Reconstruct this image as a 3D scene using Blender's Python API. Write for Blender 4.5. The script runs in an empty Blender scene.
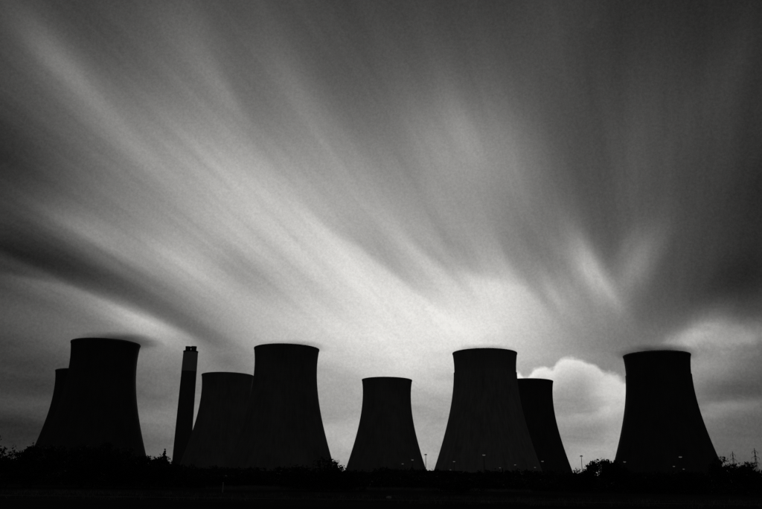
import bpy, math, random
from mathutils import Vector, Matrix

# ---------------------------------------------------------------- camera
scene = bpy.context.scene
C = scene.collection
cam_data = bpy.data.cameras.new('camera')
cam = bpy.data.objects.new('camera', cam_data)
C.objects.link(cam)
cam_data.sensor_width = 36.0
cam_data.lens = 35.655
cam_data.clip_start = 0.1
cam_data.clip_end = 30000.0
PITCH, ROLL = math.radians(16.78), 0.01426
cam.location = (0, 0, 2.0)
cam.matrix_world = (Matrix.Translation((0, 0, 2.0)) @ Matrix.Rotation(math.pi / 2 + PITCH, 4, 'X')
                    @ Matrix.Rotation(ROLL, 4, 'Z'))
scene.camera = cam

# ---------------------------------------------------------------- render settings / exposure
scene.render.engine = 'CYCLES'
scene.cycles.use_denoising = True
scene.cycles.use_adaptive_sampling = True
scene.cycles.adaptive_threshold = 0.01
scene.cycles.volume_step_rate = 1.0
scene.view_settings.view_transform = 'Standard'
scene.view_settings.look = 'None'
scene.view_settings.exposure = 0.0
scene.view_settings.gamma = 1.0

# ---------------------------------------------------------------- world: a lid of wind-drawn dusk cloud
world = bpy.data.worlds.new('World')
scene.world = world
world.use_nodes = True
world.cycles.sampling_method = 'MANUAL'
world.cycles.sample_map_resolution = 512
WT = world.node_tree
WT.nodes.clear()


class NT:
    """small helper that chains nodes of one tree"""
    def __init__(self, tree):
        self.t = tree

    def node(self, kind, **kw):
        n = self.t.nodes.new(kind)
        for k, v in kw.items():
            setattr(n, k, v)
        return n

    def put(self, sock, v):
        if isinstance(v, bpy.types.NodeSocket):
            self.t.links.new(v, sock)
        else:
            sock.default_value = v

    def m(self, op, a, b=0.0, c=0.0, clamp=False):
        n = self.node('ShaderNodeMath', operation=op, use_clamp=clamp)
        self.put(n.inputs[0], a); self.put(n.inputs[1], b); self.put(n.inputs[2], c)
        return n.outputs[0]

    def v(self, op, a, b=(0, 0, 0)):
        n = self.node('ShaderNodeVectorMath', operation=op)
        self.put(n.inputs[0], a); self.put(n.inputs[1], b)
        return n.outputs['Value'] if op in ('DOT_PRODUCT', 'LENGTH') else n.outputs[0]

    def xyz(self, x, y, z=0.0):
        n = self.node('ShaderNodeCombineXYZ')
        self.put(n.inputs[0], x); self.put(n.inputs[1], y); self.put(n.inputs[2], z)
        return n.outputs[0]

    def sep(self, vec):
        n = self.node('ShaderNodeSeparateXYZ')
        self.put(n.inputs[0], vec)
        return n.outputs

    def noise(self, vec, scale=1.0, detail=4.0, rough=0.5, dist=0.0):
        n = self.node('ShaderNodeTexNoise')
        self.put(n.inputs['Vector'], vec)
        n.inputs['Scale'].default_value = scale
        n.inputs['Detail'].default_value = detail
        n.inputs['Roughness'].default_value = rough
        n.inputs['Distortion'].default_value = dist
        return n.outputs[0]

    def smooth(self, val, lo, hi):
        n = self.node('ShaderNodeMapRange', interpolation_type='SMOOTHSTEP')
        self.put(n.inputs['Value'], val)
        self.put(n.inputs['From Min'], lo); self.put(n.inputs['From Max'], hi)
        return n.outputs['Result']

    def lobe(self, vec, l):
        """soft patch of cloud: bearing, height, half length, half width, tilt, (edge sharpness)"""
        n = self.node('ShaderNodeMapping', vector_type='TEXTURE')
        self.put(n.inputs['Vector'], vec)
        n.inputs['Location'].default_value = (l[0], l[1], 0)
        n.inputs['Rotation'].default_value = (0, 0, l[4])
        n.inputs['Scale'].default_value = (l[2], l[3], 1e6)
        p = n.outputs[0]
        if len(l) > 6 and l[6] != 1.0:
            o = self.sep(p)
            q = o[1]
            k = abs(l[6]) - 1.0
            side = self.m('MAXIMUM', q, 0.0) if l[6] > 0 else self.m('MINIMUM', q, 0.0)
            p = self.xyz(o[0], self.m('MULTIPLY_ADD', side, k, q))
        return self.m('POWER', 0.367879, self.v('DOT_PRODUCT', p, p))


W = NT(WT)
tc = W.node('ShaderNodeTexCoord')
dirv = W.v('NORMALIZE', tc.outputs['Generated'])
dx, dy, dz = W.sep(dirv)
az = W.m('ARCTAN2', dx, dy)
el = W.m('ARCSINE', dz)
# the flat cloud layer overhead, u along the wind, v across it
WIND = math.radians(19)
inv = W.m('DIVIDE', 1.0, W.m('ADD', W.m('MAXIMUM', dz, 0.0), 0.16))
u = W.m('MULTIPLY', W.m('ADD', W.m('MULTIPLY', dx, math.sin(WIND)), W.m('MULTIPLY', dy, math.cos(WIND))), inv)
v = W.m('MULTIPLY', W.m('SUBTRACT', W.m('MULTIPLY', dx, math.cos(WIND)), W.m('MULTIPLY', dy, math.sin(WIND))), inv)
streak_a = W.noise(W.xyz(W.m('MULTIPLY', u, 0.42), W.m('MULTIPLY', v, 2.3), 3.1), 1.0, 5.0, 0.55, 0.3)
streak_b = W.noise(W.xyz(W.m('MULTIPLY', u, 0.8), W.m('MULTIPLY', v, 9.5), 8.7), 1.0, 4.0, 0.6, 0.2)
streak_c = W.noise(W.xyz(W.m('MULTIPLY', u, 1.1), W.m('MULTIPLY', v, 24.0), 2.3), 1.0, 3.0, 0.6, 0.15)
soft = W.noise(dirv, 5.0, 3.0, 0.5)
puff = W.noise(W.xyz(az, W.m('MULTIPLY', el, 1.5), 1.7), 17.0, 6.0, 0.6, 0.4)
puff2 = W.noise(W.xyz(az, W.m('MULTIPLY', el, 3.2), 5.2), 9.0, 5.0, 0.55, 0.6)
# let the layer's own grain push the patches about so that no edge is a clean curve
ca = W.m('SUBTRACT', streak_a, 0.5)
cb = W.m('SUBTRACT', streak_b, 0.5)
cs = W.m('SUBTRACT', soft, 0.5)
az_w = W.m('ADD', az, W.m('ADD', W.m('MULTIPLY', ca, 0.03), W.m('MULTIPLY', cs, 0.03)))
el_w = W.m('ADD', el, W.m('ADD', W.m('MULTIPLY', cb, 0.012), W.m('MULTIPLY', ca, 0.02)))
sky_pt = W.xyz(az_w, el_w)

CLOUD_LID = 44.0
# cloud patches as (bearing, elevation, half length, half width, tilt, brightness), angles in radians
CLOUDS = [
    (-0.0276, 0.2315, 0.3794, 0.2543, -0.5464, 159.1),
    (0.3987, 0.1051, 0.2078, 0.1343, 0.1789, 31.0),
    (-0.3665, 0.4369, 0.1658, 0.0996, -0.6651, 29.2),
    (0.1702, 0.4776, 0.1701, 0.112, -1.1183, 14.7),
    (-0.3783, 0.2357, 0.1111, 0.0366, -0.2093, -28.8),
    (-0.0486, 0.0257, 0.2494, 0.1408, -0.2084, 39.7),
    (0.1206, 0.1993, 0.0777, 0.0394, -0.5251, 37.6),
    (-0.3482, 0.2891, 0.1143, 0.0372, -0.3785, 31.7),
    (-0.4938, 0.3713, 0.1421, 0.0527, -0.3449, -28.0),
    (-0.183, 0.1482, 0.117, 0.0376, -0.4942, -32.5),
    (0.4735, 0.2733, 0.1002, 0.0342, 0.6126, -7.6),
    (0.4048, 0.1646, 0.07, 0.0342, 0.578, 20.7),
    (-0.1929, 0.3815, 0.0807, 0.0398, -0.6287, 17.2),
    (0.2809, 0.2717, 0.0566, 0.018, -1.0676, 33.7),
    (-0.0573, 0.1008, 0.1171, 0.0379, -0.1567, -18.9),
    (0.2354, 0.2677, 0.0762, 0.0393, -0.9737, -23.0),
    (-0.184, 0.2582, 0.0598, 0.0182, -0.5684, -28.1),
    (-0.0082, 0.2848, 0.0812, 0.0402, -0.5975, -24.1),
    (-0.4513, 0.4935, 0.0716, 0.022, -0.5808, 27.4),
    (-0.0473, 0.4418, 0.1625, 0.0624, -0.8661, -7.2),
    (0.2776, 0.041, 0.0712, 0.0211, 0.2122, 33.1),
    (-0.4284, 0.1757, 0.1051, 0.0355, -0.0698, 16.9),
    (0.1118, 0.4418, 0.0797, 0.042, -1.0737, 21.9),
    (0.3855, 0.4434, 0.1508, 0.0982, 1.2601, 12.2),
    (-0.3891, 0.506, 0.1121, 0.0379, -0.6403, -18.1),
    (0.1309, 0.0775, 0.1482, 0.0559, -0.0987, -26.2),
    (-0.3251, 0.3069, 0.0574, 0.0176, -0.4528, -17.7),
    (0.4253, 0.1456, 0.0678, 0.0204, 0.4529, 22.0),
    (0.3373, 0.2679, 0.0561, 0.0172, 0.9314, 18.7),
    (-0.4226, 0.0524, 0.0667, 0.0204, -0.0602, -14.7),
    (-0.286, 0.5532, 0.075, 0.0408, -0.8967, 11.6),
    (-0.1234, 0.2548, 0.0806, 0.0237, -0.5412, -13.9),
    (-0.1918, 0.4588, 0.0787, 0.0412, -0.9392, -9.0),
    (0.109, 0.298, 0.0599, 0.0189, -0.8078, -17.7),
    (-0.2881, 0.0693, 0.0548, 0.0168, -0.1076, 15.3),
    (0.2877, 0.3671, 0.1144, 0.0396, -1.3779, -8.8),
    (-0.0648, 0.1288, 0.0591, 0.0179, -0.2094, -19.9),
    (0.4568, 0.2271, 0.0677, 0.0342, 0.5497, -29.8),
    (0.4073, 0.1887, 0.0529, 0.0162, 0.6063, 26.3),
    (-0.4719, 0.2309, 0.0506, 0.0165, -0.0517, -12.6),
    (0.1613, 0.2313, 0.0772, 0.0397, -0.7966, 14.1),
    (0.185, 0.4257, 0.0789, 0.0411, -1.0871, 18.1),
    (0.3637, 0.2223, 0.0729, 0.0356, 0.7212, -11.3),
    (-0.1796, 0.1934, 0.0788, 0.023, -0.5867, 10.6),
    (0.0537, 0.1538, 0.1163, 0.0389, -0.3866, 14.5),
    (-0.4487, 0.0857, 0.0491, 0.016, -0.0411, 13.0),
    (0.4485, 0.1094, 0.048, 0.016, 0.1497, -12.8),
    (-0.2342, 0.3067, 0.0594, 0.0182, -0.5979, 13.0),
    (0.4881, 0.3432, 0.0679, 0.0342, 0.8395, -8.7),
    (0.2632, 0.5923, 0.134, 0.0639, 1.4327, 8.8),
    (0.0686, 0.4363, 0.0802, 0.0253, -1.0345, 9.6),
    (0.4877, 0.6325, 0.1944, 0.1439, 0.99, -8.2),
    (-0.4046, 0.3008, 0.0547, 0.0171, -0.3024, 19.5),
    (-0.4768, 0.2782, 0.0687, 0.0356, -0.0156, -7.3),
    (-0.2574, 0.2725, 0.0587, 0.0179, -0.5084, 10.6),
    (-0.0497, 0.5183, 0.0789, 0.0432, -1.0399, -7.6),
    (-0.2158, 0.1595, 0.0582, 0.0175, -0.5297, -23.4),
    (-0.4188, 0.1049, 0.0507, 0.0163, -0.0522, -9.2),
    (-0.2528, 0.2214, 0.1171, 0.0377, -0.537, -15.8),
    (-0.3137, 0.2016, 0.0565, 0.0173, -0.3685, 19.6),
    (0.4543, 0.4446, 0.1444, 0.0945, 0.8261, 5.1),
    (-0.2963, 0.5214, 0.1525, 0.0603, -0.9314, 5.7),
    (0.0115, 0.3776, 0.176, 0.1087, -0.7404, -4.0),
    (-0.0683, 0.2305, 0.1205, 0.0395, -0.4807, 7.4),
    (0.2596, 0.5448, 0.1492, 0.1102, 1.4057, 4.2),
    (-0.4575, 0.3782, 0.1585, 0.0946, -0.4236, -3.1),
    (0.0667, 0.1025, 0.0776, 0.0228, 0.0031, -13.2),
    (-0.0486, 0.0257, 0.0764, 0.022, -0.2081, -14.5),
    (-0.2787, 0.0335, 0.1478, 0.0523, -0.1293, 9.2),
    (-0.2905, 0.0935, 0.0551, 0.0169, -0.11, -12.6),
    (-0.3407, 0.2032, 0.119, 0.0245, -0.3011, 52, 2.6),
    (-0.449, 0.2265, 0.0516, 0.0143, -0.0905, 22, 3.0),
    (-0.2814, 0.1888, 0.0701, 0.0223, -0.4111, 24, 2.2),
    (-0.4401, 0.2604, 0.0948, 0.0383, -0.1198, -18, -2.6),
    (-0.3288, 0.228, 0.0781, 0.0295, -0.4139, -14, -1.6),
    (-0.291, 0.2862, 0.0711, 0.0165, -0.5409, 12, 1.5),
    (0.0031, 0.2664, 0.114, 0.0427, -0.5958, 34, 6.0),
    (0.0608, 0.2879, 0.0538, 0.0135, -0.7241, 15, 2.5),
    (0.0909, 0.2745, 0.0532, 0.0081, -0.8391, -14, 1.0),
    (0.1983, 0.2342, 0.0663, 0.0526, -0.9134, 36, 4.5),
    (0.1407, 0.2566, 0.0504, 0.0263, -0.2661, 22, 3.0),
    (0.2891, 0.261, 0.0476, 0.0218, -1.0699, 34, 2.0),
    (0.2717, 0.2684, 0.0329, 0.0064, -1.0611, 10, 1.5),
    (0.299, 0.2413, 0.0299, 0.0051, -1.0898, 10, 1.5),
    (0.2534, 0.2437, 0.0329, 0.0065, -1.0191, 9, 1.5),
    (0.2286, 0.2396, 0.0331, 0.0078, -0.9566, 9, 1.5),
    (0.2096, 0.2793, 0.0388, 0.0079, -0.9844, 7, 1.5),
    (0.362, 0.2697, 0.0425, 0.0098, -2.0325, 7, 1.5),
    (0.3281, 0.2926, 0.0303, 0.0075, -2.1693, 8, 1.5),
    (0.2434, 0.2932, 0.0335, 0.0104, -0.9612, 8, 1.5),
    (0.2564, 0.2513, 0.0555, 0.0389, -1.0225, 32, 1.5),
    (0.2374, 0.2341, 0.038, 0.0182, -1.0134, 20, 1.4),
    (0.3398, 0.269, 0.0529, 0.0248, -1.9937, 19, 1.5),
    (0.4046, 0.1852, 0.0419, 0.0187, 0.4373, 14, 2.5),
    (-0.369, 0.4365, 0.1006, 0.0177, -0.6707, 12, 2.0),
    (-0.2337, 0.4861, 0.0706, 0.0275, -0.9866, 12, 2.5),
    (-0.1351, 0.5139, 0.0657, 0.0282, -0.9289, 9, 1.5),
    (0.1264, 0.4542, 0.0532, 0.0251, -1.0364, 8, 2.0),
    (0.4641, 0.4725, 0.0942, 0.0297, -2.2755, 7, 1.0),
    (0.3601, 0.4469, 0.1114, 0.0342, -1.79, 7, 1.0),
    (-0.1948, 0.3163, 0.0667, 0.0158, -0.6545, 8, 2.0),
    (-0.232, 0.3587, 0.0795, 0.0158, -0.6717, 8, 2.0),
    (-0.0756, 0.4278, 0.0809, 0.0139, -0.8881, 6, 2.0),
]
HEAPS = [
    (0.2682, 0.081, 0.0488, 0.012, 0.3016, 30, 1.3),
    (0.4465, 0.0921, 0.032, 0.0125, 0.1188, 20, 1.6),
    (0.4099, 0.0849, 0.0267, 0.0126, 0.1952, 16, 1.6),
]
HEAP_TOP = [
    (0.1317, 0.1129),
    (0.158, 0.1306),
    (0.1687, 0.142),
    (0.1804, 0.1457),
    (0.1903, 0.1379),
    (0.2008, 0.1442),
    (0.2137, 0.1484),
    (0.2237, 0.145),
    (0.2329, 0.1525),
    (0.2457, 0.156),
    (0.2583, 0.1569),
    (0.2705, 0.1541),
    (0.2812, 0.1475),
    (0.2891, 0.1386),
    (0.2963, 0.1371),
    (0.3057, 0.1332),
    (0.3171, 0.1243),
    (0.3366, 0.1164),
    (0.3644, 0.1025),
    (0.3967, 0.0852),
]
LUMPS = [
    (0.4072, 0.1657, 0.0347, 0.0279, 0.3929, 0.7),
    (0.4376, 0.1771, 0.0252, 0.0273, 0.4755, 0.6),
    (0.4674, 0.1692, 0.0284, 0.0273, 0.3011, 0.6),
    (0.379, 0.1599, 0.0213, 0.0165, 0.3974, 0.5),
    (0.4937, 0.1743, 0.0269, 0.0301, -0.0781, 0.6),
]
HEAP_SHADE = (0.2557, 0.2971)
LUMP_SHADE = (0.1045, 0.1753)
total = CLOUD_LID
for i, l in enumerate(CLOUDS):
    if i % 10 == 9:
        # worked through in batches, each waiting for the one before (the third coordinate has no weight)
        sky_pt = W.xyz(az_w, el_w, total)
    total = W.m('MULTIPLY_ADD', W.lobe(sky_pt, l), l[5], total)
# drawn-out streaks over the whole layer, stronger where the cloud is lit, gone near the horizon
high = W.smooth(el, 0.10, 0.30)
lit = W.m('MULTIPLY', total, 1 / 255.0)
total = W.m('MULTIPLY_ADD', W.m('MULTIPLY', W.m('MULTIPLY_ADD', ca, 0.22, W.m('MULTIPLY_ADD', cb, 0.26, W.m('MULTIPLY', W.m('SUBTRACT', streak_c, 0.5), 0.16))), high),
            W.m('MULTIPLY_ADD', lit, 190.0, 25.0), total)
# heaped low cloud near the horizon
low = W.m('SUBTRACT', 1.0, W.smooth(el, 0.08, 0.24))
total = W.m('MULTIPLY_ADD', W.m('MULTIPLY', W.m('SUBTRACT', puff2, 0.5), low), W.m('MULTIPLY_ADD', lit, 85.0, 14.0), total)
cp = W.m('SUBTRACT', puff, 0.5)
heap_pt = W.xyz(W.m('MULTIPLY_ADD', W.m('SUBTRACT', puff2, 0.5), 0.05, az), W.m('MULTIPLY_ADD', cp, 0.035, W.m('SUBTRACT', el, 0.004)))
for l in HEAPS:
    total = W.m('MULTIPLY_ADD', W.lobe(heap_pt, l), l[5], total)
# the heap of cumulus behind the right hand towers: a billowing top edge, lit from above, shading off below
billow = W.m('SUBTRACT', W.noise(dirv, 21.0, 5.0, 0.6, 0.3), 0.5)
A0, A1, EL_MAX = HEAP_TOP[0][0], HEAP_TOP[-1][0], 0.25
crest = W.node('ShaderNodeFloatCurve')
cv = crest.mapping.curves[0]
pts_ = [((a - A0) / (A1 - A0), e / EL_MAX) for a, e in HEAP_TOP]
cv.points[0].location, cv.points[1].location = pts_[0], pts_[-1]
for q in pts_[1:-1]:
    cv.points.new(*q)
crest.mapping.update()
along = W.m('MULTIPLY', W.m('SUBTRACT', W.m('MULTIPLY_ADD', cp, 0.008, az), A0), 1 / (A1 - A0))
W.put(crest.inputs['Value'], along)
top_el = W.m('MULTIPLY_ADD', crest.outputs[0], EL_MAX, W.m('MULTIPLY_ADD', billow, 0.026, W.m('MULTIPLY', cp, 0.020)))
below = W.m('SUBTRACT', top_el, el)
deep = W.m('MULTIPLY_ADD', W.smooth(az, HEAP_SHADE[0], HEAP_SHADE[1]), 0.035, W.m('MULTIPLY_ADD', billow, 0.05, 0.034))
shade = W.m('POWER', 0.367879, W.m('POWER', W.m('DIVIDE', W.m('MAXIMUM', below, 0.0), W.m('MAXIMUM', deep, 0.012)), 1.5))
body = W.m('MULTIPLY', W.m('MULTIPLY', W.smooth(below, -0.001, 0.007), shade),
           W.m('MULTIPLY', W.smooth(along, 0.02, 0.22), W.smooth(along, 0.98, 0.70)))
total = W.m('MULTIPLY_ADD', body, 74.0, total)
# looser heaps beyond the last tower
lump = W.m('MULTIPLY_ADD', billow, 1.2, W.m('MULTIPLY', cp, 1.2))
lump_pt = W.xyz(W.m('MULTIPLY_ADD', cp, 0.05, az), W.m('MULTIPLY_ADD', billow, 0.04, el), total)
for l in LUMPS:
    lump = W.m('MULTIPLY_ADD', W.lobe(lump_pt, l[:5]), l[5], lump)
body = W.m('MULTIPLY', W.smooth(lump, 0.25, 1.2), W.smooth(W.m('MULTIPLY_ADD', cp, 0.08, el), LUMP_SHADE[0], LUMP_SHADE[1]))
total = W.m('MULTIPLY_ADD', body, 38.0, total)
# fine mottling of the cloud base
fine = W.noise(dirv, 320.0, 3.0, 0.9)
total = W.m('MULTIPLY_ADD', W.m('SUBTRACT', fine, 0.5), W.m('MULTIPLY_ADD', lit, 46.0, 18.0), total)
total = W.m('MINIMUM', W.m('MAXIMUM', total, 30.0), 236.0)
lin = W.m('POWER', W.m('MULTIPLY', total, 1 / 255.0), 2.2)
bg = W.node('ShaderNodeBackground')
tint = W.v('MULTIPLY', W.xyz(lin, lin, lin), (1.0, 0.985, 0.955))
W.put(bg.inputs['Color'], tint)
bg.inputs['Strength'].default_value = 1.0
wo = W.node('ShaderNodeOutputWorld')
WT.links.new(bg.outputs[0], wo.inputs['Surface'])

# ---------------------------------------------------------------- sun: veiled, low, behind the towers
sun_data = bpy.data.lights.new('sun', 'SUN')
sun_data.energy = 0.2
sun_data.angle = math.radians(25)
sun_data.color = (1.0, 0.97, 0.93)
sun = bpy.data.objects.new('sun', sun_data)
C.objects.link(sun)
sd = Vector((math.sin(math.radians(3)) * math.cos(math.radians(14)), math.cos(math.radians(3)) * math.cos(math.radians(14)),
             math.sin(math.radians(14))))
sun.rotation_euler = (-sd).to_track_quat('-Z', 'Y').to_euler()

# ================================================================ helpers
def material(name, col, rough=0.9, vary=0.0, scale=(1, 1, 1), bump=0.0, bscale=1.0, dark=None, emit=0.0, spec=0.2):
    m = bpy.data.materials.new(name)
    m.use_nodes = True
    t = NT(m.node_tree)
    b = m.node_tree.nodes['Principled BSDF']
    b.inputs['Roughness'].default_value = rough
    b.inputs['Specular IOR Level'].default_value = spec
    co = t.node('ShaderNodeTexCoord').outputs['Object']
    mp = t.node('ShaderNodeMapping')
    t.put(mp.inputs['Vector'], co)
    mp.inputs['Scale'].default_value = scale
    n = t.noise(mp.outputs[0], 1.0, 6.0, 0.6)
    r = t.node('ShaderNodeValToRGB')
    t.put(r.inputs[0], n)
    c2 = dark if dark is not None else tuple(c * (1 - vary) for c in col)
    r.color_ramp.elements[0].position = 0.32
    r.color_ramp.elements[1].position = 0.68
    r.color_ramp.elements[0].color = (*c2, 1)
    r.color_ramp.elements[1].color = (*col, 1)
    t.put(b.inputs['Base Color'], r.outputs[0])
    if bump:
        bn = t.node('ShaderNodeBump')
        bn.inputs['Strength'].default_value = bump
        bn.inputs['Distance'].default_value = 0.1
        t.put(bn.inputs['Height'], t.noise(co, bscale, 5.0, 0.6))
        t.put(b.inputs['Normal'], bn.outputs[0])
    if emit:
        b.inputs['Emission Color'].default_value = (1, 0.98, 0.94, 1)
        b.inputs['Emission Strength'].default_value = emit
    return m


def concrete(name, light, dark, streak):
    """slip-formed shell concrete: lift joints, rain streaks running down, blotches of soot"""
    m = bpy.data.materials.new(name)
    m.use_nodes = True
    t = NT(m.node_tree)
    b = m.node_tree.nodes['Principled BSDF']
    b.inputs['Roughness'].default_value = 0.92
    b.inputs['Specular IOR Level'].default_value = 0.15
    co = t.node('ShaderNodeTexCoord').outputs['Object']
    x, y, z = t.sep(co)
    a = t.m('ARCTAN2', y, x)
    ring = t.xyz(t.m('COSINE', a), t.m('SINE', a), t.m('MULTIPLY', z, 0.006))
    s1 = t.noise(ring, 14.0, 5.0, 0.65)
    s2 = t.noise(ring, 45.0, 3.0, 0.6)
    blot = t.noise(co, 0.045, 6.0, 0.6)
    lift = t.m('POWER', t.m('ABSOLUTE', t.m('SINE', t.m('MULTIPLY', z, math.pi / 1.5))), 0.25)
    ribs = t.m('POWER', t.m('ABSOLUTE', t.m('SINE', t.m('MULTIPLY', a, 56.0))), 0.25)
    k = t.m('ADD', t.m('MULTIPLY', t.m('ADD', t.m('MULTIPLY', s1, 0.65), t.m('MULTIPLY', s2, 0.35)), streak),
            t.m('MULTIPLY', blot, 1.0 - streak))
    k = t.smooth(k, 0.33, 0.66)
    k = t.m('MULTIPLY', k, t.m('MULTIPLY_ADD', lift, 0.32, 0.68))
    k = t.m('MULTIPLY', k, t.m('MULTIPLY_ADD', ribs, 0.24, 0.76))
    mix = t.node('ShaderNodeMix', data_type='RGBA')
    t.put(mix.inputs['Factor'], k)
    mix.inputs['A'].default_value = (*dark, 1)
    mix.inputs['B'].default_value = (*light, 1)
    t.put(b.inputs['Base Color'], mix.outputs['Result'])
    bn = t.node('ShaderNodeBump')
    bn.inputs['Strength'].default_value = 0.5
    bn.inputs['Distance'].default_value = 0.15
    t.put(bn.inputs['Height'], t.m('ADD', t.m('ADD', lift, ribs), blot))
    t.put(b.inputs['Normal'], bn.outputs[0])
    return m


def g(v, w=1.0):
    return (v, v, v * w)


M = {
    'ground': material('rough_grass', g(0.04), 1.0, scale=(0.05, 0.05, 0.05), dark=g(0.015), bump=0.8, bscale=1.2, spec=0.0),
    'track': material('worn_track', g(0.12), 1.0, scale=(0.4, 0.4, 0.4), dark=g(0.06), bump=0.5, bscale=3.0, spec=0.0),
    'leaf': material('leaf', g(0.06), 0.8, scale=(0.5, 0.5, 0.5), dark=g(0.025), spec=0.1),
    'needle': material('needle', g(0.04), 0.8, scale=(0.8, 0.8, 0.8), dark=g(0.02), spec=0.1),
    'bark': material('bark', g(0.07), 0.95, scale=(3, 3, 0.6), dark=g(0.03), bump=0.6, bscale=6.0),
    'drygrass': material('dry_grass_blades', g(0.36), 0.9, scale=(0.3, 0.3, 0.3), dark=g(0.10), spec=0.05),
    'shell_dark': concrete('sooty_concrete', g(0.15), g(0.08), 0.55),
    'shell_mid': concrete('weathered_concrete', g(0.34), g(0.18), 0.55),
    'shell_streak': concrete('streaked_concrete', g(0.50), g(0.25), 0.7),
    'band': concrete('damp_top_concrete', g(0.42), g(0.27), 0.6),
    'column': material('column_concrete', g(0.25), 0.9, scale=(0.5, 0.5, 0.1), dark=g(0.14)),
    'stack': concrete('stack_concrete', g(0.20), g(0.13), 0.7),
    'stackband': concrete('pale_stack_paint', g(0.62), g(0.45), 0.7),
    'flue': material('sooted_flue', g(0.10), 0.7, scale=(0.4, 0.4, 0.1), dark=g(0.02)),
    'metal': material('dull_galvanised_steel', g(0.10), 0.7, scale=(1, 1, 1), dark=g(0.06), spec=0.3),
    'lens': material('lamp_lens', g(0.6), 0.4, emit=0.11),
    'cladding': material('grey_cladding', g(0.30), 0.8, scale=(0.2, 0.2, 0.02), dark=g(0.20)),
    'palecladding': material('pale_cladding', g(0.75), 0.8, scale=(0.1, 0.1, 0.01), dark=g(0.55)),
    'roofing': material('felt_roofing', g(0.10), 0.9, scale=(0.2, 0.2, 0.2), dark=g(0.06)),
    'fascia': material('pale_fascia', g(0.6), 0.7, scale=(0.3, 0.3, 0.3), dark=g(0.4)),
    'glass': material('dark_glass', g(0.03), 0.15, spec=0.5),
    'whitepaint': material('weathered_white_paint', g(0.7), 0.7, scale=(2, 2, 0.5), dark=g(0.55)),
    'limestone': material('pale_stone', g(0.7), 0.9, scale=(4, 4, 4), dark=g(0.5), bump=0.5, bscale=8),
}


def mesh(name, verts, faces, mat, smooth=False):
    me = bpy.data.meshes.new(name)
    me.from_pydata(verts, [], faces)
    me.materials.append(M[mat] if isinstance(mat, str) else mat)
    if smooth:
        me.polygons.foreach_set('use_smooth', [True] * len(me.polygons))
    me.update()
    return me


def obj(name, me, parent=None, loc=(0, 0, 0), rot=(0, 0, 0), scale=(1, 1, 1), kind=None, label=None, cat=None, group=None):
    o = bpy.data.objects.new(name, me)
    C.objects.link(o)
    o.location, o.rotation_euler, o.scale = loc, rot, scale
    if parent is not None:
        o.parent = parent
    for k, val in (('kind', kind), ('label', label), ('category', cat), ('group', group)):
        if val:
            o[k] = val
    return o


class MB:
    """collects simple solids into one mesh"""
    def __init__(self):
        self.v, self.f = [], []

    def box(self, x0, x1, y0, y1, z0, z1):
        n = len(self.v)
        self.v += [(x0, y0, z0), (x1, y0, z0), (x1, y1, z0), (x0, y1, z0), (x0, y0, z1), (x1, y0, z1), (x1, y1, z1), (x0, y1, z1)]
        self.f += [tuple(n + i for i in q) for q in ((0, 3, 2, 1), (4, 5, 6, 7), (0, 1, 5, 4), (1, 2, 6, 5), (2, 3, 7, 6), (3, 0, 4, 7))]
        return self

    def tube(self, pts, rads, k=6, cap=True):
        n0 = len(self.v)
        pts = [Vector(p) for p in pts]
        for i, p in enumerate(pts):
            d = (pts[min(i + 1, len(pts) - 1)] - pts[max(i - 1, 0)]).normalized()
            a = d.orthogonal().normalized() if abs(d.z) < 0.99 else Vector((1, 0, 0))
            b = d.cross(a)
            for j in range(k):
                t = 2 * math.pi * j / k
                q = p + (a * math.cos(t) + b * math.sin(t)) * rads[i]
                self.v.append(tuple(q))
        for i in range(len(pts) - 1):
            for j in range(k):
                a0, a1 = n0 + i * k + j, n0 + i * k + (j + 1) % k
                self.f.append((a0, a1, a1 + k, a0 + k))
        if cap:
            self.f.append(tuple(n0 + j for j in reversed(range(k))))
            self.f.append(tuple(n0 + (len(pts) - 1) * k + j for j in range(k)))
        return self

    def lathe(self, prof, seg=96, closed=False):
        """prof: list of (radius, z); closed joins the last ring to the first"""
        n0 = len(self.v)
        for r, z in prof:
            for j in range(seg):
                t = 2 * math.pi * j / seg
                self.v.append((r * math.cos(t), r * math.sin(t), z))
        m = len(prof)
        for i in range(m if closed else m - 1):
            for j in range(seg):
                a, b = n0 + i * seg + j, n0 + i * seg + (j + 1) % seg
                i2 = (i + 1) % m
                c, d = n0 + i2 * seg + (j + 1) % seg, n0 + i2 * seg + j
                self.f.append((a, b, c, d))
        return self

    def quad(self, c, a, b):
        n = len(self.v)
        self.v += [tuple(c - a - b), tuple(c + a - b), tuple(c + a + b), tuple(c - a + b)]
        self.f.append((n, n + 1, n + 2, n + 3))

    def mesh(self, name, mat, smooth=False):
        return mesh(name, self.v, self.f, mat, smooth)


# ================================================================ the setting: one sheet of ground to the horizon
def ground_z(x, y):
    if y < 1100:
        return 0.0
    k = min(1.0, (y - 1100) / 500.0)
    k = k * k * (3 - 2 * k)
    return k * (14.0 * math.exp(-((x + 520) / 330.0) ** 2) + 3.0 * math.sin(x / 310.0) ** 2)


xs = [-7000, -4000, -2500, -1700] + [i * 100 for i in range(-13, 14)] + [1700, 2500, 4000, 7000]
ys = [-3000, -1000, -300, -50, 0, 50, 100, 200, 300, 500, 700, 900, 1100, 1200, 1300, 1400, 1500, 1600, 1800, 2200, 3000, 5000, 9000, 14000]
gv = [(x, y, ground_z(x, y)) for y in ys for x in xs]
nx = len(xs)
gf = [(j * nx + i, j * nx + i + 1, (j + 1) * nx + i + 1, (j + 1) * nx + i) for j in range(len(ys) - 1) for i in range(nx - 1)]
obj('ground', mesh('ground', gv, gf, 'ground', True), kind='structure')

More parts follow.
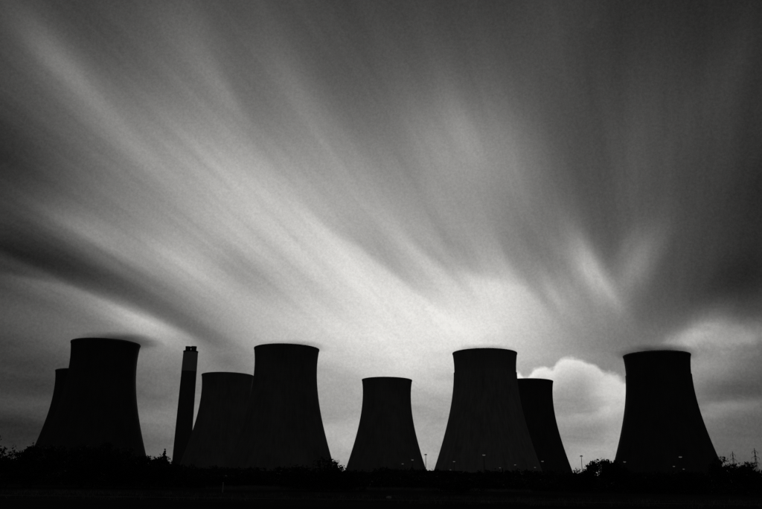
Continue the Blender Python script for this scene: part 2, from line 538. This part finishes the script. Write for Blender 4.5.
# grassy flood bank across the foot of the station
bx_ = [-260 + 10 * i for i in range(66)]
bprof = [(322, -0.3), (328, 1.6), (334, 4.0), (338, 5.0), (343, 5.2), (348, 4.7), (358, 1.5), (364, -0.3)]
bv = [(x, y + 3 * math.sin(x / 40.0), z * (1.2 + 0.05 * math.sin(x / 17.0) + 0.04 * math.sin(x / 6.1))) for x in bx_ for y, z in bprof]
nb_ = len(bprof)
bf = [(i * nb_ + j, (i + 1) * nb_ + j, (i + 1) * nb_ + j + 1, i * nb_ + j + 1) for i in range(len(bx_) - 1) for j in range(nb_ - 1)]
obj('grass_bank', mesh('grass_bank', bv, bf, 'ground', True), kind='structure')

rnd = random.Random(5)
tv, tf = [], []
for i in range(61):
    x = -150 + i * 5
    yc = 92 + 1.6 * math.sin(x / 23.0) + 0.03 * x
    for s in (-1.7, 1.7):
        tv.append((x, yc + s + rnd.uniform(-.15, .15), 0.02))
tf = [(2 * i, 2 * i + 2, 2 * i + 3, 2 * i + 1) for i in range(60)]
obj('track', mesh('track', tv, tf, 'track'), kind='structure')

# ================================================================ cooling towers
H, RT, RTH, ZT, RB = 114.0, 28.82, 27.48, 97.87, 50.03
Z0 = 9.0


def shell_r(z):
    if z < ZT:
        b = ZT / math.sqrt((RB / RTH) ** 2 - 1)
    else:
        b = (H - ZT) / math.sqrt((RT / RTH) ** 2 - 1)
    return RTH * math.sqrt(1 + ((z - ZT) / b) ** 2)


def shell_mesh(name, z0, z1, extra, thick, mat, n=44):
    zs = [z0 + (z1 - z0) * i / n for i in range(n + 1)]
    prof = [(shell_r(z) + extra, z) for z in zs] + [(shell_r(z) - thick, z) for z in reversed(zs)]
    return MB().lathe(prof, 160, True).mesh(name, mat, True)


def sharp(me, deg=40):
    try:
        me.set_sharp_from_angle(angle=math.radians(deg))
    except Exception:
        pass
    return me


NLEG = 24
leg_up = {}
for s in (-1, 1):
    r0, r1 = RB + 1.2, shell_r(Z0) - 0.35
    a0, a1 = 0.0, s * math.pi / NLEG
    p0 = (r0 * math.cos(a0), r0 * math.sin(a0), 0.0)
    p1 = (r1 * math.cos(a1), r1 * math.sin(a1), Z0 + 0.4)
    leg_up[s] = MB().tube([p0, p1], [0.55, 0.5], 6).mesh('leg', 'column', False)
basin_me = MB().lathe([(RB + 3.0, -0.5), (RB + 3.0, 1.6), (RB + 2.4, 1.6), (RB + 2.4, -0.5)], 96, True).mesh('basin_wall', 'column')
rim_me = {}


def ring_mesh(mat):
    zt = H
    prof = [(shell_r(zt - 1.1) + 0.05, zt - 1.1), (shell_r(zt) + 0.10, zt - 0.9), (shell_r(zt) + 0.16, zt + 0.25),
            (shell_r(zt) - 0.9, zt + 0.25), (shell_r(zt) - 0.9, zt - 1.1)]
    return sharp(MB().lathe(prof, 160, True).mesh('rim', mat, True))


shells = {}
for mt in ('shell_dark', 'shell_mid'):
    shells[mt] = sharp(shell_mesh('shell', Z0, H - 0.4, 0.0, 0.5, mt))
shells['streak_low'] = sharp(shell_mesh('shell', Z0, 96.5, 0.55, 0.5, 'shell_streak'))
shells['dark_low'] = sharp(shell_mesh('shell', Z0, 96.5, 0.55, 0.5, 'shell_dark'))
shells['top'] = sharp(shell_mesh('upper_band', 96.3, H - 0.4, 0.0, 0.48, 'band', 12))
shells['top_dark'] = sharp(shell_mesh('upper_band', 96.3, H - 0.4, 0.0, 0.48, 'shell_dark', 12))
rim = ring_mesh('band')
TOWERS = [
    (-327.02, 837.54, 'plain', 'shell_dark', 'cooling tower at far left, half hidden behind the near leftmost tower'),
    (-238.43, 653.08, 'plain', 'shell_dark', 'large black cooling tower at far left, overlapping a lower half hidden one'),
    (-169.80, 850.40, 'plain', 'shell_mid', 'smaller cooling tower just right of the chimney, partly behind a larger one'),
    (-82.59, 667.62, 'plain', 'shell_mid', 'large cooling tower right of the chimney, covering part of a smaller one'),
    (8.93, 871.04, 'plain', 'shell_mid', 'small cooling tower standing clear by itself in the middle of the row'),
    (94.60, 676.02, 'band', 'streak_low', 'large cooling tower with pale vertical streaks and a dark top band'),
    (169.11, 865.94, 'plain', 'shell_dark', 'smaller cooling tower tucked behind the right side of the streaked tower'),
    (248.69, 674.37, 'band', 'dark_low', 'large black cooling tower standing alone at far right'),
]
for i, (X, Y, form, sh, label) in enumerate(TOWERS):
    t = obj('cooling_tower', None, loc=(X, Y, 0), rot=(0, 0, 0.37 * i), label=label, cat='cooling tower', group='cooling towers of the power station')
    obj('shell', shells[sh], t)
    if form == 'band':
        obj('upper_band', shells['top' if sh == 'streak_low' else 'top_dark'], t)
    obj('rim', rim, t)
    obj('basin_wall', basin_me, t)
    for k in range(NLEG):
        for s in (-1, 1):
            obj('leg', leg_up[s], t, rot=(0, 0, 2 * math.pi * k / NLEG))

# ================================================================ chimney
CX, CY = -293.0, 1166.0
ch = obj('chimney', None, loc=(CX, CY, 0), label='tall slim chimney with a pale top band between the left towers', cat='chimney')


def stack_r(z):
    return 13.6 - (13.6 - 11.05) * min(z, 192.0) / 192.0


obj('shaft', sharp(MB().lathe([(stack_r(z), z) for z in (0, 40, 80, 120, 161)] + [(stack_r(161) - 1.0, 161), (stack_r(0) - 1.5, 0)], 64, True).mesh('shaft', 'stack', True)), ch)
obj('painted_band', sharp(MB().lathe([(stack_r(z) + 0.1, z) for z in (161, 176, 191)] + [(stack_r(191) - 1, 191), (stack_r(161) - 1, 161)], 64, True).mesh('painted_band', 'stackband', True)), ch, label='pale painted band round the chimney top')
obj('cap', sharp(MB().lathe([(11.5, 190.5), (11.5, 192.4), (0.2, 192.6), (0.2, 190.5)], 64, True).mesh('cap', 'flue', True)), ch)
flue_me = sharp(MB().lathe([(4.1, 192), (4.1, 197.8), (4.4, 197.9), (4.4, 199.2), (3.6, 199.2), (3.6, 192)], 32, True).mesh('flue', 'flue', True))
for k, dz_ in ((0, 0.0), (1, 0.3), (2, -0.4), (3, 0.2)):
    a = math.pi / 4 + k * math.pi / 2 + 0.25
    obj('flue', flue_me, ch, loc=(6.05 * math.cos(a), 6.05 * math.sin(a), dz_))

# ================================================================ low buildings
def window_row(parent, xs_, y, z0, z1, w):
    for x in xs_:
        obj('window', MB().box(x, x + w, y - 0.06, y + 0.05, z0, z1).mesh('window', 'glass'), parent)


b = obj('flat_roofed_shed', None, loc=(33, 560, 0), label='long low flat roofed shed between the middle tower and the streaked tower', cat='shed')
obj('wall', MB().box(-27, 27, 0, 16, 0, 9.8).mesh('wall', 'cladding'), b)
obj('roof', MB().box(-27.5, 27.5, -0.5, 16.5, 9.802, 10.4).mesh('roof', 'roofing'), b)
for x in (-20, -8, 4, 16):
    obj('roller_door', MB().box(x, x + 5, -0.08, 0.05, 0.02, 5.2).mesh('roller_door', 'metal'), b)

b = obj('low_outbuilding', None, loc=(-70.9, 300, 0), label='low outbuilding with a pale roof edge below the tower beside the chimney', cat='outbuilding')
obj('wall', MB().box(0, 12.2, 0, 8, 0, 3.4).mesh('wall', 'cladding'), b)
obj('roof', MB().box(-0.4, 12.6, -0.4, 8.4, 3.65, 3.8).mesh('roof', 'roofing'), b)
obj('fascia', MB().box(-0.35, 12.55, -0.35, 8.35, 3.402, 3.648).mesh('fascia', 'fascia'), b)
obj('door', MB().box(5.6, 6.7, -0.07, 0.05, 0.02, 2.1).mesh('door', 'metal'), b)
window_row(b, (0.8, 3.1, 7.6, 10.0), 0, 1.1, 2.3, 1.4)

b = obj('boiler_house', None, loc=(-329, 1300, 0), label='tall boiler house showing as a grey sliver between chimney and tower', cat='building')
obj('wall', MB().box(0, 120, 0, 50, 0, 57.6).mesh('wall', 'palecladding'), b)
obj('roof', MB().box(-0.6, 120.6, -0.6, 50.6, 57.602, 59.2).mesh('roof', 'roofing'), b)

# ================================================================ lamps
lamp_pole = {}


def lamp(X, Y, h, label, rz=0.0):
    t = obj('street_lamp', None, loc=(X, Y, 0), rot=(0, 0, rz), label=label, cat='street lamp', group='street lamps on the station road')
    obj('pole', MB().tube([(0, 0, 0), (0, 0, h * 0.5), (0, 0, h - 0.15)], [0.16, 0.13, 0.09], 8).mesh('pole', 'metal', True), t)
    hd = obj('lamp_head', MB().lathe([(.10, h - .30), (.16, h - .12), (.52, h - .10), (.56, h - .04), (.44, h + .10), (.22, h + .2), (.02, h + .23), (.02, h - .30)], 16, True).mesh('lamp_head', 'metal', True), t)
    obj('lens', MB().lathe([(.12, h - .30), (.30, h - .33), (.5, h - .26), (.52, h - .108), (.12, h - .108)], 16, True).mesh('lens', 'lens', True), hd)


for a in [
    (17.6, 288.6, 12.0, 'street lamp standing against the sky between the middle and streaked towers'),
    (73.3, 281.4, 12.0, 'street lamp standing against the sky left of the round leafy tree'),
    (13.6, 432.6, 12.0, 'lamp before the small middle tower, the left and lower of two'),
    (15.6, 354.3, 12.0, 'lamp before the small middle tower, the right and higher of two'),
    (36.2, 372.4, 12.0, 'lamp at the lower left edge of the streaked tower, the higher of two'),
    (50.1, 542.0, 11.0, 'lamp at the lower left edge of the streaked tower, the lower of two'),
    (38.0, 280.3, 12.0, 'brightest and highest lamp before the middle of the streaked tower'),
    (78.2, 502.4, 12.0, 'faint low lamp right of the brightest one on the streaked tower'),
    (73.4, 419.1, 12.0, 'lamp low before the right half of the streaked tower'),
    (95.4, 476.0, 12.0, 'faint lamp at the lower right corner of the streaked tower'),
    (73.1, 347.4, 12.0, 'lamp before the foot of the smaller tower behind the streaked one'),
    (107.0, 339.1, 12.0, 'lamp at the lower left edge of the far right tower'),
    (105.7, 272.7, 12.0, 'highest and brightest lamp before the far right tower'),
    (152.5, 403.2, 12.0, 'lamp before the far right tower, just left below its brightest lamp'),
    (181.3, 464.5, 12.0, 'lamp before the far right tower, just right below its brightest lamp'),
    (195.0, 540.0, 10.3, 'faintest and lowest lamp before the middle of the far right tower'),
    (224.7, 470.6, 12.0, 'lamp low before the trees at the right edge, below the pylon'),
]:
    lamp(*a)

# ================================================================ pylons
def pylon(X, Y, h, rz, label):
    t = obj('lattice_pylon', None, loc=(X, Y, 0), rot=(0, 0, rz), label=label, cat='pylon', group='lattice pylons at the right edge')
    def w(z):
        k = z / h
        return 3.6 - 2.5 * k / 0.55 if k < 0.55 else max(0.12, 1.1 - 0.98 * (k - 0.55) / 0.45)
    lv = [h * q for q in (0, .16, .30, .42, .52, .60, .68, .76, .84, .92, 1.0)]
    for sx in (-1, 1):
        for sy in (-1, 1):
            obj('leg', MB().tube([(sx * w(z), sy * w(z), z) for z in lv], [0.16] * len(lv), 4).mesh('leg', 'metal'), t)
    br = MB()
    for z0, z1 in zip(lv[:-1], lv[1:]):
        a, c = w(z0), w(z1)
        for s in (-1, 1):
            for p, q in (((-a, s * a, z0), (c, s * c, z1)), ((a, s * a, z0), (-c, s * c, z1)),
                         ((s * a, -a, z0), (s * c, c, z1)), ((s * a, a, z0), (s * c, -c, z1)),
                         ((-c, s * c, z1), (c, s * c, z1))):
                br.tube([p, q], [0.11, 0.11], 4)
    obj('bracing', br.mesh('bracing', 'metal'), t)
    for q, reach in ((.62, 4.6), (.76, 5.6), (.90, 4.2)):
        z = h * q
        ar = MB()
        for s in (-1, 1):
            for sy in (-1, 1):
                ar.tube([(s * w(z), sy * w(z), z), (s * reach, 0, z + 0.2)], [0.16, 0.12], 4)
                ar.tube([(s * w(z + 2), sy * w(z + 2), z + 2), (s * reach, 0, z + 0.2)], [0.16, 0.12], 4)
        ao = obj('cross_arm', ar.mesh('cross_arm', 'metal'), t)
        for s in (-1, 1):
            obj('insulator', MB().tube([(s * reach, 0, z + 0.1), (s * reach, 0, z - 2.4)], [0.2, 0.2], 6).mesh('insulator', 'flue'), ao)


pylon(455.2, 1000, 46.0, 0.35, 'lattice pylon rising behind the trees right of the last tower')
pylon(450.1, 930, 47.0, 0.25, 'lattice pylon nearest the right edge of the view')

# ================================================================ trees
def limb(mb, tips, p, d, ln, r, depth, rg, droop=0.0):
    n = 3
    pts, rads = [p.copy()], [r]
    for i in range(n):
        d = (d + Vector((rg.gauss(0, .16), rg.gauss(0, .16), rg.gauss(0, .10) + 0.05 - droop))).normalized()
        p = p + d * (ln / n)
        pts.append(p.copy()); rads.append(r * (1 - 0.55 * (i + 1) / n))
    mb.tube(pts, rads, 5, depth == 0)
    if depth == 0:
        tips.append(p)
        return
    k = rg.choice((2, 3, 3))
    for j in range(k):
        ax = Vector((rg.gauss(0, 1), rg.gauss(0, 1), rg.gauss(0, .4))).normalized()
        nd = (d + ax * rg.uniform(.55, 1.0)).normalized()
        limb(mb, tips, p, nd, ln * rg.uniform(.6, .85), r * .5, depth - 1, rg, droop)
    tips.append(p)


def leaves(mb, c, n, spread, size, rg):
    for _ in range(n):
        q = c + Vector((rg.gauss(0, spread), rg.gauss(0, spread), rg.gauss(0, spread * .8)))
        a = Vector((rg.gauss(0, 1), rg.gauss(0, 1), rg.gauss(0, 1))).normalized()
        b_ = a.cross(Vector((rg.gauss(0, 1), rg.gauss(0, 1), rg.gauss(0, 1)))).normalized()
        s = size * rg.uniform(.6, 1.3)
        mb.quad(q, a * s, b_ * s * .55)


def broadleaf(seed, h, trunk_h, stems, spread, per_tip, clump, size, depth=3, lean=0.5):
    rg = random.Random(seed)
    wood, tips = MB(), []
    for s in range(stems):
        a = 2 * math.pi * s / stems + rg.uniform(-.4, .4)
        base = Vector((0.25 * math.cos(a), 0.25 * math.sin(a), -0.1)) if stems > 1 else Vector((0, 0, -0.1))
        d = Vector((lean * math.cos(a), lean * math.sin(a), 1)).normalized() if stems > 1 else Vector((rg.gauss(0, .05), rg.gauss(0, .05), 1)).normalized()
        top = base + d * trunk_h
        r = h * 0.028 / math.sqrt(stems)
        wood.tube([base, base.lerp(top, .5), top], [r * 1.4, r * 1.05, r], 7)
        for j in range(4 if stems == 1 else 2):
            b_ = a + 2 * math.pi * j / 4 + rg.uniform(-.5, .5)
            limb(wood, tips, top - d * rg.uniform(0, trunk_h * .25), Vector((spread * math.cos(b_), spread * math.sin(b_), rg.uniform(.5, 1.1))).normalized(),
                 (h - trunk_h) * rg.uniform(.32, .46), r * .62, depth, rg)
    crown = MB()
    for p in tips:
        leaves(crown, p, int(per_tip * rg.uniform(.5, 1.4)), clump, size, rg)
    zmax = max(q[2] for q in crown.v)
    k = h / zmax
    wood.v = [tuple(c * k for c in q) for q in wood.v]
    crown.v = [tuple(c * k for c in q) for q in crown.v]
    return wood.mesh('trunk', 'bark', True), crown.mesh('crown', 'leaf')


def conifer(seed, h):
    rg = random.Random(seed)
    wood, crown = MB(), MB()
    wood.tube([(0, 0, -.1), (0.05, 0, h * .5), (0, 0, h)], [h * .02, h * .012, .02], 6)
    z = h * .08
    while z < h * .985:
        k = 1 - z / h
        rr = (0.02 + 0.30 * k) * h * rg.uniform(.55, 1.2)
        nb = 7 if k > .2 else 5
        for j in range(nb):
            a = rg.uniform(0, 6.283)
            tip = Vector((rr * math.cos(a), rr * math.sin(a), z - rr * .12 + rg.uniform(-.1, .1)))
            st = Vector((0, 0, z + rr * .10))
            wood.tube([st, tip], [.045, .015], 4, False)
            for s in range(1, 7):
                leaves(crown, st.lerp(tip, s / 6.0), 8, .022 * h * k + .05, .13, rg)
        z += h * 0.055 * rg.uniform(.7, 1.3)
    return wood.mesh('trunk', 'bark', True), crown.mesh('crown', 'needle')


PROTO = {
    'tall_a': broadleaf(11, 9.0, 2.2, 1, .95, 46, .42, .18),
    'tall_b': broadleaf(23, 9.0, 1.8, 1, 1.2, 44, .40, .18),
    'open': broadleaf(37, 9.0, 2.6, 1, .9, 14, .24, .15),
    'bush_a': broadleaf(41, 6.0, 0.7, 5, 1.3, 32, .38, .16, 2, .8),
    'bush_b': broadleaf(53, 6.0, 0.5, 6, 1.6, 30, .40, .16, 2, 1.1),
    'conifer': conifer(7, 9.0),
}
PROTO_H = {'tall_a': 9.0, 'tall_b': 9.0, 'open': 9.0, 'bush_a': 6.0, 'bush_b': 6.0, 'conifer': 9.0}
rt = random.Random(77)


def tree(kind, X, Y, h, wide, label, group=None, rz=None):
    name = {'conifer': 'conifer_tree', 'bush_a': 'bush', 'bush_b': 'bush'}.get(kind, 'broadleaf_tree')
    cat = 'bush' if name == 'bush' else 'tree'
    s = h / PROTO_H[kind]
    t = obj(name, None, loc=(X, Y, ground_z(X, Y)), rot=(0, 0, rt.uniform(0, 6.28) if rz is None else rz), scale=(s * wide, s * wide, s), label=label, cat=cat, group=group)
    obj('trunk', PROTO[kind][0], t)
    obj('crown', PROTO[kind][1], t)


# the ones that can be told apart against the sky
tree('open', -73.6, 150, 9.9, 1.1, 'open branched tree cut off by the left edge of the view')
tree('bush_a', -70.6, 149, 8.0, 0.8, 'leafy tree just right of the open branched one at the left edge')
tree('tall_b', -66.8, 152, 8.6, 1.0, 'rounded dark tree at the foot of the half hidden left tower')
tree('conifer', -71.1, 260, 11.6, 0.8, 'small pointed conifer left of the chimney foot')
tree('bush_b', -74.2, 262, 7.4, 0.6, 'bush on the left of the pointed conifer')
tree('bush_a', -68.0, 261, 8.3, 0.55, 'bush between the pointed conifer and the chimney foot')
tree('bush_a', -14.2, 170, 7.0, 1.25, 'broad dark bush before the foot of the tower right of the chimney')
tree('open', -9.9, 172, 6.7, 0.75, 'thin tree with a bent branch right of the large tower beside the chimney')
tree('bush_b', -7.0, 176, 5.0, 0.8, 'low bush in the gap left of the small middle tower')
tree('bush_b', 15.3, 150, 3.4, 1.3, 'low dark bush before the left foot of the streaked tower')
tree('bush_a', 54.6, 220, 6.6, 0.7, 'low bush left of the sky lit lamp beside the right hand towers')
tree('bush_b', 57.4, 223, 6.2, 0.6, 'low bush behind the right hand sky lit lamp')
tree('tall_b', 62.2, 220, 9.6, 0.95, 'round leafy tree with a ragged top left of the far right tower')
tree('tall_a', 67.4, 221, 8.9, 0.95, 'dark tree overlapping the left foot of the far right tower')
tree('tall_b', 86.8, 200, 8.4, 0.9, 'dark tree at the right foot of the far right tower')
tree('open', 89.6, 199, 9.7, 0.85, 'tree with a spiky top before the left hand pylon')
tree('tall_a', 93.6, 201, 8.5, 0.9, 'rounded tree between the two pylons')
tree('bush_a', 98.2, 200, 7.9, 0.9, 'leafy tree below the pylon at the right edge')
# the black belt below the towers: nothing tells one from the next
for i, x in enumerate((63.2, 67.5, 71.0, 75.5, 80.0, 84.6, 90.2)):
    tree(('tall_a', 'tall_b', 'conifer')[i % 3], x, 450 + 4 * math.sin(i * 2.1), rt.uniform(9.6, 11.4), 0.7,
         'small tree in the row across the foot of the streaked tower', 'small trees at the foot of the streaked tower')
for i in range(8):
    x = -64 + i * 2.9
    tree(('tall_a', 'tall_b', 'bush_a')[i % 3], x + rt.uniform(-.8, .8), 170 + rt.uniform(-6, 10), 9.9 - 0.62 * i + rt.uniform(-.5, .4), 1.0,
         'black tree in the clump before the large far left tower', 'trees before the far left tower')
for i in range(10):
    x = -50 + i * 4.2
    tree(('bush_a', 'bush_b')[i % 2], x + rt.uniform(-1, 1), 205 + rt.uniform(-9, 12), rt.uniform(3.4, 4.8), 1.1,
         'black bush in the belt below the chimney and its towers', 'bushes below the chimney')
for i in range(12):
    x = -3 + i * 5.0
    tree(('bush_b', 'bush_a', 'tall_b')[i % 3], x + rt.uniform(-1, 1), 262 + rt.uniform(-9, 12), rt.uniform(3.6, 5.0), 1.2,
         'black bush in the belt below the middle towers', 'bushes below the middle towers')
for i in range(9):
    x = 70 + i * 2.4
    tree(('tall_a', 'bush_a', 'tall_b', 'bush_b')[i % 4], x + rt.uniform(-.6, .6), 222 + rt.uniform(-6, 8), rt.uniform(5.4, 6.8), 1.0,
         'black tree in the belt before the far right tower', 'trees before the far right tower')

# ---------------------------------------------------------------- masses nobody could count
rs = random.Random(9)
hb = MB()
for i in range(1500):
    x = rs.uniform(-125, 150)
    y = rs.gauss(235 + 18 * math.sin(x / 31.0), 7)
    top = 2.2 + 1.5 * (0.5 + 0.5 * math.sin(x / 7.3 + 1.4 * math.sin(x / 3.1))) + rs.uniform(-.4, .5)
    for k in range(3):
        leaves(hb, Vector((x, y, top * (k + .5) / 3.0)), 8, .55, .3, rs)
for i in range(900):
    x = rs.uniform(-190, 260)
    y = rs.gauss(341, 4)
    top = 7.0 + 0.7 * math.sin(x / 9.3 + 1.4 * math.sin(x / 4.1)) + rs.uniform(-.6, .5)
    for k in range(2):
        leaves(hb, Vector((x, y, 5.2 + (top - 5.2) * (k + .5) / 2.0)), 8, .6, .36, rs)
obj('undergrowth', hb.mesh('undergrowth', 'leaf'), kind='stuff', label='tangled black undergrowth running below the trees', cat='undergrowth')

wb = MB()
for i in range(2600):
    x = rs.uniform(-1250, 1250)
    y = rs.uniform(1480, 1580)
    top = 9.0 + 4 * math.sin(x / 57.0) * math.sin(x / 23.0 + 1) + rs.uniform(-2, 2)
    z0 = ground_z(x, y)
    for k in range(4):
        leaves(wb, Vector((x, y, z0 + top * (k + .6) / 4.0)), 5, 2.4, 1.3, rs)
obj('distant_wood', wb.mesh('distant_wood', 'leaf'), kind='stuff', label='distant wood along the low hill on the horizon', cat='wood')

gb = MB()


def tuft(x, y, n, hgt, sp):
    for _ in range(n):
        px, py = x + rs.gauss(0, sp), y + rs.gauss(0, sp)
        hh = hgt * rs.uniform(.5, 1.2)
        tip = (px + rs.gauss(0, .18), py + rs.gauss(0, .18), hh)
        a = rs.uniform(0, 3.14)
        wdt = 0.03
        m_ = len(gb.v)
        gb.v += [(px - wdt * math.cos(a), py - wdt * math.sin(a), 0), (px + wdt * math.cos(a), py + wdt * math.sin(a), 0), tip]
        gb.f.append((m_, m_ + 1, m_ + 2))


for i in range(700):
    tuft(rs.uniform(-70, 70), rs.uniform(76, 118), 12, .45, .5)
for i in range(260):
    tuft(rs.gauss(-28, 4), rs.gauss(178, 4), 16, .9, .5)
for i in range(700):
    tuft(rs.uniform(-6, 40), rs.gauss(208, 2), 12, 0.8, .5)
obj('dry_grass', gb.mesh('dry_grass', 'drygrass'), kind='stuff', label='pale dry grass in patches across the dark field', cat='grass')

# ---------------------------------------------------------------- small things in the field
p = obj('marker_post', None, loc=(-25.45, 130, 0), label='thin white marker post in the dark field below the chimney', cat='post')
obj('shaft', MB().tube([(0, 0, -.2), (0, 0, 1.5)], [.085, .08], 8).mesh('shaft', 'whitepaint'), p)
obj('cap', MB().tube([(0, 0, 1.502), (0, 0, 1.56), (0, 0, 1.62)], [.1, .1, .03], 8).mesh('cap', 'whitepaint'), p)
sv, rr_ = MB(), random.Random(3)
prof = [(.02, -.05), (.20, -.03), (.24, .08), (.19, .2), (.09, .27), (.01, .29)]
sv.lathe(prof, 9)
sv.v = [(x * rr_.uniform(.8, 1.25) * 1.3, y * rr_.uniform(.8, 1.2), z * rr_.uniform(.85, 1.15)) for x, y, z in sv.v]
obj('field_stone', sv.mesh('field_stone', 'limestone'), loc=(1.45, 101.0, 0), label='small pale stone lying in the field below the middle tower', cat='stone')

# ================================================================ vapour clinging to the tower rims
def steam_material(name, dens):
    m = bpy.data.materials.new(name)
    m.use_nodes = True
    t = NT(m.node_tree)
    m.node_tree.nodes.clear()
    co = t.node('ShaderNodeTexCoord').outputs['Object']
    r2 = t.v('DOT_PRODUCT', co, co)
    fall = t.m('POWER', t.m('MAXIMUM', t.m('SUBTRACT', 1.0, r2), 0.0), 1.6)
    n = t.smooth(t.noise(co, 1.6, 2.0, 0.5), 0.25, 0.75)
    pv = t.node('ShaderNodeVolumePrincipled')
    pv.inputs['Color'].default_value = (.3, .3, .295, 1)
    pv.inputs['Anisotropy'].default_value = 0.0
    t.put(pv.inputs['Density'], t.m('MULTIPLY', t.m('MULTIPLY', fall, t.m('MULTIPLY_ADD', n, .7, .3)), dens))
    o = t.node('ShaderNodeOutputMaterial')
    m.node_tree.links.new(pv.outputs[0], o.inputs['Volume'])
    return m


def ball(name, mat):
    return MB().lathe([(max(.002, math.cos(a)), math.sin(a)) for a in [(-90 + 180 * i / 16.0) * math.pi / 180 for i in range(17)]], 32).mesh(name, mat)


STEAM = [
    (-229, 653, 116.0, (43, 34, 8.5), 0.085, 'dark vapour trailing right from the rim of the far left tower'),
    (-77, 668, 116.0, (37, 30, 6.0), 0.055, 'faint vapour on the rim of the tower right of the chimney'),
    (94, 676, 116.0, (34, 30, 6.0), 0.055, 'faint vapour on the rim of the streaked tower'),
    (250, 674, 116.0, (43, 32, 9.0), 0.090, 'dark vapour hanging over the rim of the far right tower'),
]
for X, Y, Z, sc, dn, lb in STEAM:
    obj('steam_wisp', ball('steam_wisp', steam_material('vapour', dn)), loc=(X, Y, Z), scale=sc, kind='stuff', label=lb, cat='steam', group='vapour at the tower rims')
